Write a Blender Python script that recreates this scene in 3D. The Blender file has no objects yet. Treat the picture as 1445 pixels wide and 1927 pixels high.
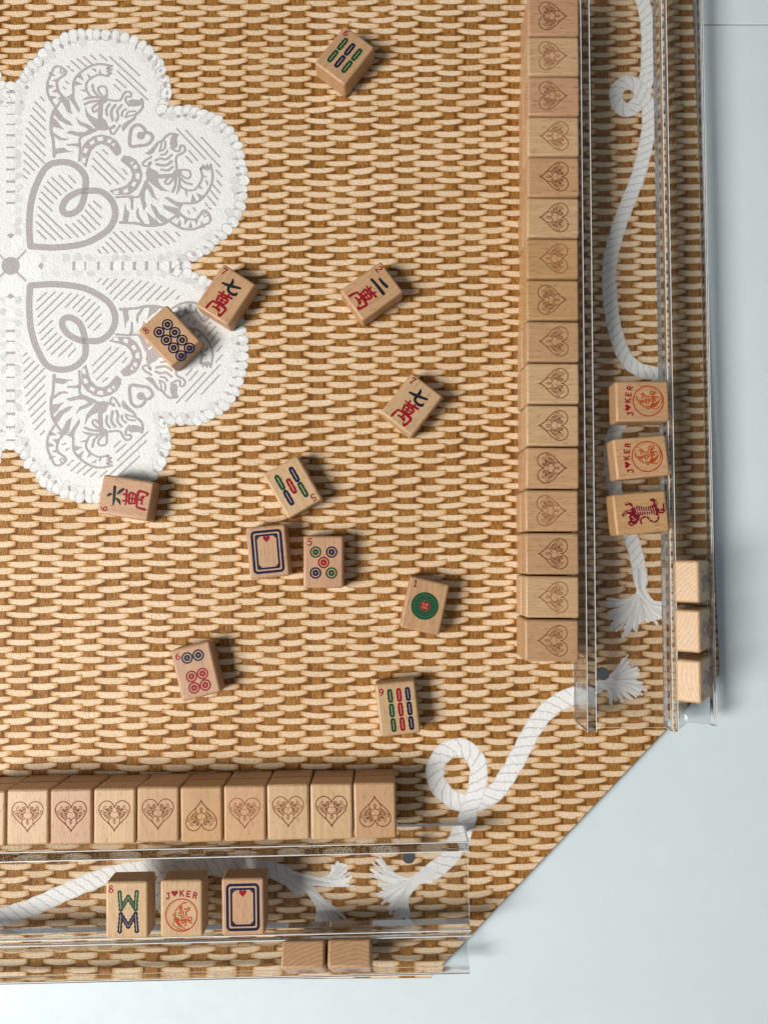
import bpy, bmesh, math, random
from mathutils import Vector, Matrix
random.seed(7)
scene = bpy.context.scene
C = scene.collection
R = math.radians

# ------------------------------------------------------------------ camera
S = 0.0003            # metres on the mat for one photo pixel (a tile is about 22 x 28 x 13 mm)
F = 1336.0            # focal length in photo pixels
TILT = R(3.2)
H = F * S
CX, CY = 722.5, 963.5
cam = bpy.data.cameras.new('camera')
cam.sensor_fit = 'HORIZONTAL'; cam.sensor_width = 36.0; cam.lens = 36.0 * F / 1445.0
cam.clip_start = 0.01; cam.clip_end = 20.0
camo = bpy.data.objects.new('camera', cam); C.objects.link(camo)
camo.location = (0, 0, H); camo.rotation_euler = (TILT, 0, 0)
scene.camera = camo

# ------------------------------------------------------------------ light
world = bpy.data.worlds.new('World'); scene.world = world; world.use_nodes = True
wn = world.node_tree.nodes['Background']
wn.inputs[0].default_value = (0.92, 0.96, 1.0, 1); wn.inputs[1].default_value = 0.195
lamp = bpy.data.lights.new('window_light', 'AREA'); lamp.shape = 'RECTANGLE'
lamp.size = 0.66; lamp.size_y = 0.80; lamp.energy = 55.0; lamp.color = (1.0, 0.955, 0.89)
lo = bpy.data.objects.new('window_light', lamp); C.objects.link(lo)
AZ, EL, LD = R(197), R(45), 1.9
lo.location = (LD*math.cos(EL)*math.cos(AZ), LD*math.cos(EL)*math.sin(AZ) - 0.05, LD*math.sin(EL))
lo.rotation_euler = (-Vector(lo.location)).to_track_quat('-Z', 'Y').to_euler()
vs = scene.view_settings
vs.view_transform = 'Standard'; vs.look = 'None'; vs.exposure = 0.0; vs.gamma = 1.0; vs.use_curve_mapping = False
cy = scene.cycles
cy.use_denoising = True; cy.max_bounces = 16; cy.transmission_bounces = 14; cy.transparent_max_bounces = 24
cy.glossy_bounces = 6; cy.diffuse_bounces = 4; cy.sample_clamp_indirect = 3.0; cy.blur_glossy = 0.3

# ------------------------------------------------------------------ pixel -> place
def P(px, py, z=0.0):
    """the point at height z (photo pixels above the mat) seen at photo pixel px, py (metres)"""
    x, y, w = (px-CX)/F, -(py-CY)/F, -1.0
    y, w = y*math.cos(TILT) - w*math.sin(TILT), y*math.sin(TILT) + w*math.cos(TILT)
    t = (H - z*S) / -w
    return Vector((x*t, y*t, z*S))
def G(px, py, z=0.0):
    p = P(px, py, z); return p.x/S, p.y/S

# ------------------------------------------------------------------ materials
def new_mat(name):
    m = bpy.data.materials.new(name); m.use_nodes = True
    nt = m.node_tree; b = nt.nodes['Principled BSDF']
    return m, nt, b
def N(nt, typ, **kw):
    n = nt.nodes.new('ShaderNode' + typ)
    ins = kw.pop('ins', {})
    for k, v in kw.items(): setattr(n, k, v)
    for k, v in ins.items():
        if isinstance(v, bpy.types.NodeSocket): nt.links.new(v, n.inputs[k])
        else: n.inputs[k].default_value = v
    return n
def math_n(nt, op, a, b=None, clamp=False):
    n = nt.nodes.new('ShaderNodeMath'); n.operation = op; n.use_clamp = clamp
    for i, v in enumerate((a, b)):
        if v is None: continue
        if isinstance(v, bpy.types.NodeSocket): nt.links.new(v, n.inputs[i])
        else: n.inputs[i].default_value = v
    return n.outputs[0]
def mix(nt, fac, a, b, typ='MIX'):
    n = nt.nodes.new('ShaderNodeMix'); n.data_type = 'RGBA'; n.blend_type = typ
    for i, v in ((0, fac), (6, a), (7, b)):
        if isinstance(v, bpy.types.NodeSocket): nt.links.new(v, n.inputs[i])
        else: n.inputs[i].default_value = v if i == 0 else (tuple(v) + (1,))[:4]
    return n.outputs[2]
def sstep(nt, v, lo_, hi_):
    n = nt.nodes.new('ShaderNodeMapRange'); n.interpolation_type = 'SMOOTHSTEP'
    nt.links.new(v, n.inputs[0]); n.inputs[1].default_value = lo_; n.inputs[2].default_value = hi_
    return n.outputs[0]
def px_coords(nt, kind='Object', scale=(1, 1, 1)):
    tc = N(nt, 'TexCoord')
    mp = N(nt, 'Mapping', ins={'Scale': tuple(s/S for s in scale), 'Vector': tc.outputs[kind]})
    return mp.outputs[0]
def leather(nt, b, strength=0.75):
    """fine pebbled grain of the printed mat"""
    v = px_coords(nt)
    vo = N(nt, 'TexVoronoi', ins={'Vector': v, 'Scale': 0.24}, feature='SMOOTH_F1')
    no = N(nt, 'TexNoise', ins={'Vector': v, 'Scale': 0.5, 'Detail': 2.0})
    h = math_n(nt, 'ADD', vo.outputs['Distance'], math_n(nt, 'MULTIPLY', no.outputs[0], 0.6))
    bp = N(nt, 'Bump', ins={'Height': h, 'Strength': strength, 'Distance': 0.9*S})
    nt.links.new(bp.outputs[0], b.inputs['Normal'])
    return h
def attr(nt, name):
    return N(nt, 'Attribute', attribute_name=name)

def wood_material():
    m, nt, b = new_mat('beech_wood')
    oi = N(nt, 'ObjectInfo')
    v = px_coords(nt)
    off = math_n(nt, 'MULTIPLY', oi.outputs['Random'], 900.0)
    comb = N(nt, 'CombineXYZ', ins={0: off, 1: off, 2: off})
    va = N(nt, 'VectorMath', operation='ADD', ins={0: v, 1: comb.outputs[0]}).outputs[0]
    def stretched(sx, sy, detail):
        mp = N(nt, 'Mapping', ins={'Vector': va, 'Scale': (sx, sy, sx)})
        return N(nt, 'TexNoise', ins={'Vector': mp.outputs[0], 'Scale': 1.0, 'Detail': detail}).outputs[0]
    streak = stretched(0.16, 0.012, 4.0)
    fleck = sstep(nt, stretched(0.52, 0.065, 1.0), 0.60, 0.72)
    fine = stretched(1.2, 0.12, 2.0)
    ang = math_n(nt, 'MULTIPLY', oi.outputs['Random'], 12.0)
    vr = N(nt, 'VectorRotate', rotation_type='Y_AXIS', ins={'Vector': v, 'Angle': ang}).outputs[0]
    sx = N(nt, 'SeparateXYZ', ins={0: vr})
    wob = N(nt, 'TexNoise', ins={'Vector': va, 'Scale': 0.02, 'Detail': 1.0}).outputs[0]
    bend = math_n(nt, 'MULTIPLY', math_n(nt, 'MULTIPLY', sx.outputs[2], sx.outputs[2]), 0.004)
    d = math_n(nt, 'ADD', math_n(nt, 'ADD', sx.outputs[0], math_n(nt, 'MULTIPLY', wob, 14.0)), bend)
    ring = math_n(nt, 'SINE', math_n(nt, 'MULTIPLY', d, 2*math.pi/6.5))
    ring = sstep(nt, ring, -0.2, 1.0)
    geo = N(nt, 'TexCoord')
    ny = N(nt, 'SeparateXYZ', ins={0: geo.outputs['Normal']})
    endg = sstep(nt, math_n(nt, 'ABSOLUTE', ny.outputs[1]), 0.75, 0.95)
    col = mix(nt, streak, (0.80, 0.74, 0.66), (1.16, 1.18, 1.22))
    col = mix(nt, 1.0, oi.outputs['Color'], col, 'MULTIPLY')
    col = mix(nt, math_n(nt, 'MULTIPLY', fleck, math_n(nt, 'SUBTRACT', 0.55, math_n(nt, 'MULTIPLY', endg, 0.3))), col, mix(nt, 1.0, col, (0.42, 0.32, 0.24), 'MULTIPLY'))
    col = mix(nt, math_n(nt, 'MULTIPLY', sstep(nt, fine, 0.35, 0.7), 0.16), col, mix(nt, 1.0, col, (0.6, 0.5, 0.4), 'MULTIPLY'))
    rs = math_n(nt, 'MULTIPLY', ring, math_n(nt, 'ADD', 0.10, math_n(nt, 'MULTIPLY', endg, 0.24)))
    col = mix(nt, rs, col, mix(nt, 1.0, col, (0.55, 0.42, 0.33), 'MULTIPLY'))
    nt.links.new(col, b.inputs['Base Color'])
    b.inputs['Roughness'].default_value = 0.46
    h = math_n(nt, 'ADD', fine, math_n(nt, 'MULTIPLY', fleck, -1.5))
    bp = N(nt, 'Bump', ins={'Height': h, 'Strength': 0.25, 'Distance': 0.25*S})
    nt.links.new(bp.outputs[0], b.inputs['Normal'])
    return m
WOOD = wood_material()

def ink(name, col, rough=0.35):
    m, nt, b = new_mat(name)
    no = N(nt, 'TexNoise', ins={'Vector': px_coords(nt), 'Scale': 0.9, 'Detail': 3.0})
    c = mix(nt, no.outputs[0], tuple(x*0.75 for x in col), tuple(x*1.25 for x in col))
    nt.links.new(c, b.inputs['Base Color']); b.inputs['Roughness'].default_value = rough; b.inputs['Specular IOR Level'].default_value = 0.3
    return m
RED = ink('red_paint', (0.23, 0.003, 0.011)); GREEN = ink('green_paint', (0.004, 0.052, 0.018))
BLUE = ink('navy_paint', (0.003, 0.006, 0.034)); BLACK = ink('black_paint', (0.008, 0.014, 0.020))
ORANGE = ink('orange_paint', (0.34, 0.050, 0.004)); MAROON = ink('maroon_paint', (0.15, 0.004, 0.016))
def burn_material():
    m, nt, b = new_mat('burnt_engraving')
    oi = N(nt, 'ObjectInfo')
    no = N(nt, 'TexNoise', ins={'Vector': px_coords(nt), 'Scale': 0.12, 'Detail': 3.0})
    c = mix(nt, no.outputs[0], (0.6, 0.6, 0.6), (1.5, 1.5, 1.5))
    nt.links.new(mix(nt, 1.0, oi.outputs['Color'], c, 'MULTIPLY'), b.inputs['Base Color'])
    b.inputs['Roughness'].default_value = 0.85; b.inputs['Specular IOR Level'].default_value = 0.2
    return m
BURN = burn_material()
PALE = ink('bare_wood_line', (0.50, 0.36, 0.21), 0.5)

def print_material(name, col, tone_attr=True, amount=0.10):
    m, nt, b = new_mat(name)
    h = leather(nt, b)
    no = N(nt, 'TexNoise', ins={'Vector': px_coords(nt), 'Scale': 0.16, 'Detail': 4.0})
    c = mix(nt, no.outputs[0], tuple(x*(1-amount) for x in col), tuple(x*(1+amount) for x in col))
    if tone_attr:
        c = mix(nt, 1.0, c, attr(nt, 'tone').outputs['Color'], 'MULTIPLY')
    nt.links.new(c, b.inputs['Base Color'])
    b.inputs['Roughness'].default_value = 0.62; b.inputs['Specular IOR Level'].default_value = 0.2
    return m
LACE = print_material('lace_print', (0.69, 0.705, 0.705))
GREY = print_material('grey_print', (0.385, 0.36, 0.37))

def strand_material():
    m, nt, b = new_mat('weave_strand_print')
    leather(nt, b)
    uv = N(nt, 'SeparateXYZ', ins={0: N(nt, 'UVMap', uv_map='uv').outputs[0]})
    u = math_n(nt, 'ABSOLUTE', math_n(nt, 'SUBTRACT', math_n(nt, 'MULTIPLY', uv.outputs[0], 2.0), 1.0))
    w = math_n(nt, 'SUBTRACT', math_n(nt, 'MULTIPLY', uv.outputs[1], 2.0), 1.0)
    vv = math_n(nt, 'ABSOLUTE', w)
    v = px_coords(nt, scale=(0.10, 0.75, 1))
    fib = N(nt, 'TexNoise', ins={'Vector': v, 'Scale': 1.0, 'Detail': 3.0}).outputs[0]
    grain = N(nt, 'TexNoise', ins={'Vector': px_coords(nt), 'Scale': 0.55, 'Detail': 3.0}).outputs[0]
    tone = attr(nt, 'tone').outputs['Fac']
    cream = mix(nt, tone, (0.59, 0.42, 0.255), (0.69, 0.53, 0.365))
    cream = mix(nt, math_n(nt, 'MULTIPLY', sstep(nt, fib, 0.42, 0.68), 0.45), cream, (0.50, 0.30, 0.13))
    cream = mix(nt, math_n(nt, 'MULTIPLY', sstep(nt, grain, 0.42, 0.66), 0.6), cream, (0.86, 0.76, 0.63))
    cream = mix(nt, math_n(nt, 'MULTIPLY', sstep(nt, grain, 0.5, 0.3), 0.5), cream, (0.36, 0.22, 0.10))
    e = math_n(nt, 'ADD', math_n(nt, 'POWER', u, 5.0), math_n(nt, 'MULTIPLY', math_n(nt, 'POWER', vv, 3.0), 0.75))
    e = math_n(nt, 'ADD', e, math_n(nt, 'MULTIPLY', math_n(nt, 'SUBTRACT', fib, 0.5), 0.9))
    c = mix(nt, sstep(nt, e, 0.0, 0.82), cream, (0.47, 0.24, 0.062))
    edge = math_n(nt, 'MAXIMUM', sstep(nt, vv, 0.76, 0.98), sstep(nt, u, 0.945, 0.995))
    c = mix(nt, math_n(nt, 'MULTIPLY', edge, 0.85), c, (0.130, 0.050, 0.009))
    nt.links.new(c, b.inputs['Base Color'])
    b.inputs['Roughness'].default_value = 0.6; b.inputs['Specular IOR Level'].default_value = 0.2
    return m
STRAND = strand_material()
def stake_material():
    m, nt, b = new_mat('weave_stake_print')
    leather(nt, b)
    uv = N(nt, 'SeparateXYZ', ins={0: N(nt, 'UVMap', uv_map='uv').outputs[0]})
    u = math_n(nt, 'ABSOLUTE', math_n(nt, 'SUBTRACT', math_n(nt, 'MULTIPLY', uv.outputs[0], 2.0), 1.0))
    v = px_coords(nt, scale=(0.62, 0.08, 1))
    fib = N(nt, 'TexNoise', ins={'Vector': v, 'Scale': 1.0, 'Detail': 3.0}).outputs[0]
    c = mix(nt, sstep(nt, fib, 0.33, 0.68), (0.160, 0.060, 0.009), (0.40, 0.190, 0.047))
    c = mix(nt, sstep(nt, u, 0.62, 1.0), c, (0.130, 0.050, 0.009))
    nt.links.new(c, b.inputs['Base Color'])
    b.inputs['Roughness'].default_value = 0.6; b.inputs['Specular IOR Level'].default_value = 0.2
    return m
STAKE = stake_material()
def plain(name, col, rough, metal=0.0):
    m, nt, b = new_mat(name)
    no = N(nt, 'TexNoise', ins={'Vector': px_coords(nt), 'Scale': 0.3, 'Detail': 3.0})
    nt.links.new(mix(nt, no.outputs[0], tuple(x*0.93 for x in col), tuple(x*1.07 for x in col)), b.inputs['Base Color'])
    b.inputs['Roughness'].default_value = rough; b.inputs['Metallic'].default_value = metal
    return m
MATBASE = print_material('mat_ground_print', (0.140, 0.058, 0.015), tone_attr=False)
MATEDGE = plain('mat_rubber', (0.02, 0.02, 0.02), 0.85)
MAGNET = plain('magnet_metal', (0.34, 0.35, 0.36), 0.28, 1.0)

def rope_material():
    m, nt, b = new_mat('rope_print')
    leather(nt, b)
    uv = N(nt, 'SeparateXYZ', ins={0: N(nt, 'UVMap', uv_map='uv').outputs[0]})
    no = N(nt, 'TexNoise', ins={'Vector': px_coords(nt), 'Scale': 0.09, 'Detail': 3.0}).outputs[0]
    d = math_n(nt, 'ADD', math_n(nt, 'MULTIPLY', uv.outputs[0], 1.75), math_n(nt, 'MULTIPLY', uv.outputs[1], 1.15))
    d = math_n(nt, 'ADD', d, math_n(nt, 'MULTIPLY', no, 0.5))
    f = math_n(nt, 'FRACT', d)
    line = math_n(nt, 'SUBTRACT', 1.0, sstep(nt, math_n(nt, 'ABSOLUTE', math_n(nt, 'SUBTRACT', f, 0.5)), 0.03, 0.13))
    vv = math_n(nt, 'ABSOLUTE', math_n(nt, 'SUBTRACT', math_n(nt, 'MULTIPLY', uv.outputs[1], 2.0), 1.0))
    fin = N(nt, 'TexNoise', ins={'Vector': px_coords(nt), 'Scale': 0.35, 'Detail': 3.0}).outputs[0]
    c = mix(nt, fin, (0.64, 0.64, 0.645), (0.82, 0.82, 0.82))
    c = mix(nt, math_n(nt, 'MULTIPLY', line, 0.6), c, (0.36, 0.34, 0.34))
    c = mix(nt, math_n(nt, 'MULTIPLY', sstep(nt, vv, 0.72, 1.0), 0.5), c, (0.50, 0.475, 0.46))
    nt.links.new(c, b.inputs['Base Color']); b.inputs['Roughness'].default_value = 0.62
    return m
ROPE = rope_material()
FRINGE = print_material('rope_fringe_print', (0.72, 0.72, 0.725))

def table_material():
    m, nt, b = new_mat('table_paint')
    v = px_coords(nt)
    no = N(nt, 'TexNoise', ins={'Vector': v, 'Scale': 0.012, 'Detail': 4.0})
    fi = N(nt, 'TexNoise', ins={'Vector': v, 'Scale': 0.28, 'Detail': 3.0})
    nt.links.new(mix(nt, no.outputs[0], (0.575, 0.655, 0.700), (0.615, 0.695, 0.738)), b.inputs['Base Color'])
    bp = N(nt, 'Bump', ins={'Height': fi.outputs[0], 'Strength': 0.3, 'Distance': 0.5*S})
    nt.links.new(bp.outputs[0], b.inputs['Normal'])
    sm = N(nt, 'TexNoise', ins={'Vector': v, 'Scale': 0.02, 'Detail': 6.0, 'Distortion': 1.5})
    rg = N(nt, 'MapRange', ins={0: sm.outputs[0], 1: 0.3, 2: 0.7, 3: 0.30, 4: 0.55}); nt.links.new(rg.outputs[0], b.inputs['Roughness'])
    return m
TABLE = table_material()

def acrylic_block():
    m = bpy.data.materials.new('clear_acrylic'); m.use_nodes = True
    nt = m.node_tree; nt.nodes.clear()
    g = N(nt, 'BsdfGlass', ins={'Color': (0.99, 0.995, 0.995, 1), 'Roughness': 0.0, 'IOR': 1.49})
    o = N(nt, 'OutputMaterial'); nt.links.new(g.outputs[0], o.inputs[0])
    return m
def acrylic_sheet(name, tint):
    m = bpy.data.materials.new(name); m.use_nodes = True
    nt = m.node_tree; nt.nodes.clear()
    t = N(nt, 'BsdfTransparent', ins={'Color': tint})
    g = N(nt, 'BsdfGlossy', ins={'Roughness': 0.03})
    lw = N(nt, 'LayerWeight', ins={'Blend': 0.5})
    fr = math_n(nt, 'ADD', math_n(nt, 'MULTIPLY', math_n(nt, 'POWER', lw.outputs['Facing'], 5.0), 0.92), 0.03)
    mx = N(nt, 'MixShader', ins={0: fr, 1: t.outputs[0], 2: g.outputs[0]})
    o = N(nt, 'OutputMaterial'); nt.links.new(mx.outputs[0], o.inputs[0])
    return m
ACR, SHEET = acrylic_block(), acrylic_sheet('clear_acrylic_sheet', (0.962, 0.965, 0.965, 1))
DENSE = acrylic_sheet('clear_acrylic_thick', (0.925, 0.935, 0.935, 1))
def edge_highlight_material():  # whitish colour standing in for light caught on the acrylic edges
    m = bpy.data.materials.new('acrylic_edge_highlight'); m.use_nodes = True
    nt = m.node_tree; nt.nodes.clear()
    t = N(nt, 'BsdfTransparent', ins={'Color': (0.95, 0.96, 0.96, 1)})
    d = N(nt, 'BsdfPrincipled', ins={'Base Color': (0.80, 0.82, 0.83, 1), 'Roughness': 0.3})
    no = N(nt, 'TexNoise', ins={'Vector': px_coords(nt), 'Scale': 0.03, 'Detail': 3.0})
    mx = N(nt, 'MixShader', ins={0: math_n(nt, 'ADD', math_n(nt, 'MULTIPLY', no.outputs[0], 0.5), 0.35), 1: t.outputs[0], 2: d.outputs[0]})
    o = N(nt, 'OutputMaterial'); nt.links.new(mx.outputs[0], o.inputs[0])
    return m
EDGE_HIGHLIGHT = edge_highlight_material()

# ------------------------------------------------------------------ object helpers
def link(name, me, mat=None, parent=None):
    o = bpy.data.objects.new(name, me); C.objects.link(o)
    if mat is not None and not me.materials: me.materials.append(mat)
    if parent is not None: o.parent = parent
    return o
def tag(o, label, cat, group=None):
    o['label'] = label; o['category'] = cat
    if group: o['group'] = group
    return o
def structure(o):
    o['kind'] = 'structure'; return o

def smooth_path(pts, closed=False, step=3.0):
    """Catmull-Rom through points that may carry a width as third number"""
    n = len(pts); out = []
    if n < 3: 
        return [tuple(p) for p in pts]
    rng = range(n if closed else n-1)
    for i in rng:
        if closed: a, b, c, d = (pts[(i-1) % n], pts[i], pts[(i+1) % n], pts[(i+2) % n])
        else: a, b, c, d = (pts[max(i-1, 0)], pts[i], pts[i+1], pts[min(i+2, n-1)])
        L = math.hypot(c[0]-b[0], c[1]-b[1]); k = max(1, min(10, int(L/step)))
        for j in range(k):
            t = j/k
            out.append(tuple(0.5*((2*q) + (-p+r)*t + (2*p-5*q+4*r-s)*t*t + (-p+3*q-3*r+s)*t**3) for p, q, r, s in zip(a, b, c, d)))
    if not closed: out.append(tuple(pts[-1]))
    return out

class Art:
    """flat marks: every mark lies a few thousandths of a millimetre above the one before"""
    def __init__(self, xf, z0, dz=1.5e-6, cyc=90):
        self.v, self.f, self.t, self.uv = [], [], [], []
        self.xf, self.z0, self.dz, self.cyc, self.n = xf, z0, dz, cyc, 0
    def _z(self):
        self.n += 1; return self.z0 + (self.n % self.cyc)*self.dz
    def _face(self, idx, tone, uv=None):
        a = 0.0
        for i in range(len(idx)):
            p, q = self.v[idx[i]], self.v[idx[(i+1) % len(idx)]]
            a += p[0]*q[1]-q[0]*p[1]
        if a < 0:
            idx = idx[::-1]; uv = uv[::-1] if uv else None
        self.f.append(idx); self.t.append(tone); self.uv += (uv or [(0.5, 0.5)]*len(idx))
    def poly(self, pts, tone=1.0, smooth=False):
        if smooth: pts = smooth_path(pts, True)
        z = self._z(); b = len(self.v)
        for p in pts:
            X, Y = self.xf(p[0], p[1]); self.v.append((X, Y, z))
        self._face(list(range(b, b+len(pts))), tone)
    def disc(self, x, y, r, tone=1.0, n=14, ry=None, rot=0.0):
        ry = ry or r; c, s = math.cos(rot), math.sin(rot)
        pts = [(r*math.cos(2*math.pi*k/n), ry*math.sin(2*math.pi*k/n)) for k in range(n)]
        self.poly([(x+c*a-s*b, y+s*a+c*b) for a, b in pts], tone)
    def ring(self, x, y, r1, r0, n=24, tone=1.0):
        self.stroke([(x+(r1+r0)/2*math.cos(2*math.pi*k/n), y+(r1+r0)/2*math.sin(2*math.pi*k/n)) for k in range(n)], r1-r0, closed=True, smooth=False, tone=tone)
    def stroke(self, pts, w=3.0, closed=False, smooth=True, tone=1.0, cap=True, bump=0.0, step=3.0):
        pts = [tuple(p) if len(p) == 3 else (p[0], p[1], w) for p in pts]
        if smooth: pts = smooth_path(pts, closed, step)
        n = len(pts); z = self._z(); b = len(self.v); s = 0.0; acc = []
        for i, p in enumerate(pts):
            q0 = pts[(i-1) % n] if (closed or i > 0) else p
            q1 = pts[(i+1) % n] if (closed or i < n-1) else p
            dx, dy = q1[0]-q0[0], q1[1]-q0[1]; L = math.hypot(dx, dy) or 1.0
            nx, ny = -dy/L, dx/L
            if i: s += math.hypot(p[0]-pts[i-1][0], p[1]-pts[i-1][1])
            hw = p[2]/2 * (1 + bump*math.sin(s/max(w, 1)*2*math.pi*0.9))
            acc.append(s/max(w, 0.1))
            zz = z + (i/n)*self.dz*0.8
            for k in (1, -1):
                X, Y = self.xf(p[0]+nx*hw*k, p[1]+ny*hw*k); self.v.append((X, Y, zz))
        m = n if closed else n-1
        for i in range(m):
            j = (i+1) % n
            u1 = acc[j] if j else acc[i]+0.1
            self._face([b+2*i, b+2*i+1, b+2*j+1, b+2*j], tone, [(acc[i], 0), (acc[i], 1), (u1, 1), (u1, 0)])
        if cap and not closed:
            for i, sg in ((0, -1), (n-1, 1)):
                p = pts[i]; q = pts[1] if i == 0 else pts[n-2]
                dx, dy = (p[0]-q[0], p[1]-q[1]); a0 = math.atan2(dy, dx); hw = p[2]/2
                bb = len(self.v)
                zc = self.v[b+2*i][2]
                for k in range(7):
                    a = a0 - math.pi/2 + math.pi*k/6
                    X, Y = self.xf(p[0]+hw*math.cos(a), p[1]+hw*math.sin(a)); self.v.append((X, Y, zc))
                self._face(list(range(bb, bb+7)), tone, [(acc[i], 0.5)]*7)
    def build(self, name, mat, parent=None):
        me = self.mesh(name, mat)
        return link(name, me, None, parent)
    def mesh(self, name, mat):
        me = bpy.data.meshes.new(name); me.from_pydata(self.v, [], self.f)
        at = me.attributes.new('tone', 'FLOAT', 'FACE'); at.data.foreach_set('value', self.t)
        uv = me.uv_layers.new(name='uv'); uv.data.foreach_set('uv', [c for p in self.uv for c in p])
        me.materials.append(mat); me.update()
        return me
loc = lambda x, y: (x*S, y*S)                       # tile space, photo pixels -> metres
def onmat(x, y):                                    # a point printed on the mat
    p = P(x, y); return p.x, p.y

# ------------------------------------------------------------------ table (setting)
MAT_T = 18.0                                         # mat thickness in px units
def slab(name, pts, z0, z1, mat, bevel=0.0, parent=None):
    bm = bmesh.new()
    vs_ = [bm.verts.new((x, y, z0)) for x, y in pts]
    f = bm.faces.new(vs_)
    r = bmesh.ops.extrude_face_region(bm, geom=[f])
    for v in r['geom']:
        if isinstance(v, bmesh.types.BMVert): v.co.z = z1
    bmesh.ops.recalc_face_normals(bm, faces=bm.faces)
    if bevel:
        bmesh.ops.bevel(bm, geom=[e for e in bm.edges if all(abs(v.co.z-z1) < 1e-7 for v in e.verts)], offset=bevel, segments=3, profile=0.5, affect='EDGES')
    me = bpy.data.meshes.new(name); bm.to_mesh(me); bm.free()
    return link(name, me, mat, parent)
seam = P(1400, 45, -MAT_T).y
tb = structure(slab('table_top', [(-1.2, -1.0), (1.2, -1.0), (1.2, seam-0.0004), (-1.2, seam-0.0004)], -0.03, -MAT_T*S-2e-5, TABLE, 0.0005))
structure(slab('table_leaf', [(-1.2, seam+0.0004), (1.2, seam+0.0004), (1.2, 1.2), (-1.2, 1.2)], -0.03, -MAT_T*S-2e-5, TABLE, 0.0005))

# ------------------------------------------------------------------ printed play mat
A_ = G(1354, 1269); B_ = G(810, 1842); RT = G(1304, 0); BL = G(0, 1848)
def extend(p, q, x=None, y=None):
    if x is not None: t = (x-p[0])/(q[0]-p[0])
    else: t = (y-p[1])/(q[1]-p[1])
    return (p[0]+(q[0]-p[0])*t, p[1]+(q[1]-p[1])*t)
XL, YT = -1450.0, 1560.0
corner_tr = extend(A_, RT, y=YT); corner_bl = extend(B_, BL, x=XL)
outline = [A_, corner_tr, (XL, YT), corner_bl, B_]
play_mat = slab('play_mat', [(x*S, y*S) for x, y in outline], -MAT_T*S, 0.0, MATBASE, 0.0004)
play_mat.data.materials.append(MATEDGE)
for p in play_mat.data.polygons:
    if abs(p.normal.z) < 0.5 or p.normal.z < 0: p.material_index = 1
tag(play_mat, 'wicker-printed leathery play mat with clipped corner, white rope and lace motifs', 'play mat')

def clip_to_mat(bm):
    c = Vector((sum(p[0] for p in outline)/5*S, sum(p[1] for p in outline)/5*S, 0))
    for i in range(5):
        p, q = outline[i], outline[(i+1) % 5]
        a = Vector((p[0]*S, p[1]*S, 0)); d = Vector((q[0]-p[0], q[1]-p[1], 0)).normalized()
        nrm = Vector((d.y, -d.x, 0))
        if (c-a).dot(nrm) > 0: nrm = -nrm
        bmesh.ops.bisect_plane(bm, geom=bm.verts[:]+bm.edges[:]+bm.faces[:], plane_co=a - nrm*0.00042, plane_no=nrm, clear_outer=True)
def clip_art(art, name, mat, parent):
    me = art.mesh(name, mat)
    bm = bmesh.new(); bm.from_mesh(me); clip_to_mat(bm); bm.to_mesh(me); bm.free()
    return link(name, me, None, parent)

gx0, gy0 = G(518.4, 249.4); CP, RP = 42.4, 24.2
ncol0, ncol1 = int((XL-gx0)/CP)-1, int((640-gx0)/CP)+1
gid = lambda x, y: (x*S, y*S)
stakes = Art(gid, 6e-6, 0.0)
strands = Art(gid, 1.6e-5, 4e-7, 40)
rngw = random.Random(3)
for c in range(ncol0, ncol1+1):
    rc = random.Random(c*7+1)
    xj = rc.uniform(-1.6, 1.6); wj = rc.uniform(-2.0, 2.0)
    xc = gx0 + c*CP + xj
    k = 0; pts = []
    y = YT
    while y > -1000:
        pts.append((xc + 1.2*math.sin(y*0.011+c), y, 27 + wj + 2.2*math.sin(y*0.023+c*2.1))); y -= 40
    stakes.stroke(pts, 27, smooth=False, cap=False)
    # u across the stake
    r0 = int((gy0-YT)/RP)-1; r1 = int((gy0+1000)/RP)+1
    for r in range(r0, r1):
        yc = gy0 - (r + (0.5 if c % 2 else 0.0))*RP + 2.0*math.sin(r*0.9+c*0.6) + rngw.uniform(-0.8, 0.8)
        px = xc + rngw.uniform(-1.2, 1.2) + 1.2*math.sin(yc*0.011+c)
        ln = 30.0 - wj*0.9 + rngw.uniform(-1.8, 2.2) + 1.2*math.sin(r*1.7)
        hh = 6.7 + rngw.uniform(-0.9, 0.6); sag = rngw.uniform(1.8, 4.6); til = rngw.gauss(0.6, 1.0)
        blunt = rngw.uniform(0.60, 0.86); tone = min(1, max(0, 0.5 + 0.3*math.sin(c*0.37+r*0.11) + rngw.gauss(0, 0.28))); pw = rngw.uniform(2.0, 3.4)
        xs = [-1, -0.97, -0.88, -0.7, -0.42, 0, 0.42, 0.7, 0.88, 0.97, 1]
        b = len(strands.v); z = strands._z()
        for a in xs:
            h = hh*(1-(1-blunt)*abs(a)**pw)
            if abs(a) == 1: h *= 0.72
            ym = yc - sag*(1-a*a) + til*a + sag*0.5
            for q in (-1, -0.5, 0.5, 1):
                strands.v.append(((px+a*ln)*S, (ym+q*h)*S, z))
        for i in range(len(xs)-1):
            for j in range(3):
                i0 = b+4*i+j
                vq = (0, .25, .75, 1)
                strands.f.append([i0, i0+4, i0+5, i0+1]); strands.t.append(tone)
                u0, u1 = (xs[i]+1)/2, (xs[i+1]+1)/2
                strands.uv += [(u0, vq[j]), (u1, vq[j]), (u1, vq[j+1]), (u0, vq[j+1])]
# across-coordinate for the stakes goes into u
stakes.uv = [(b_, a_) for a_, b_ in stakes.uv]
o = clip_art(stakes, 'stake_print', STAKE, play_mat); o['kind'] = 'stuff'
o = clip_art(strands, 'strand_print', STRAND, play_mat); o['kind'] = 'stuff'

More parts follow.
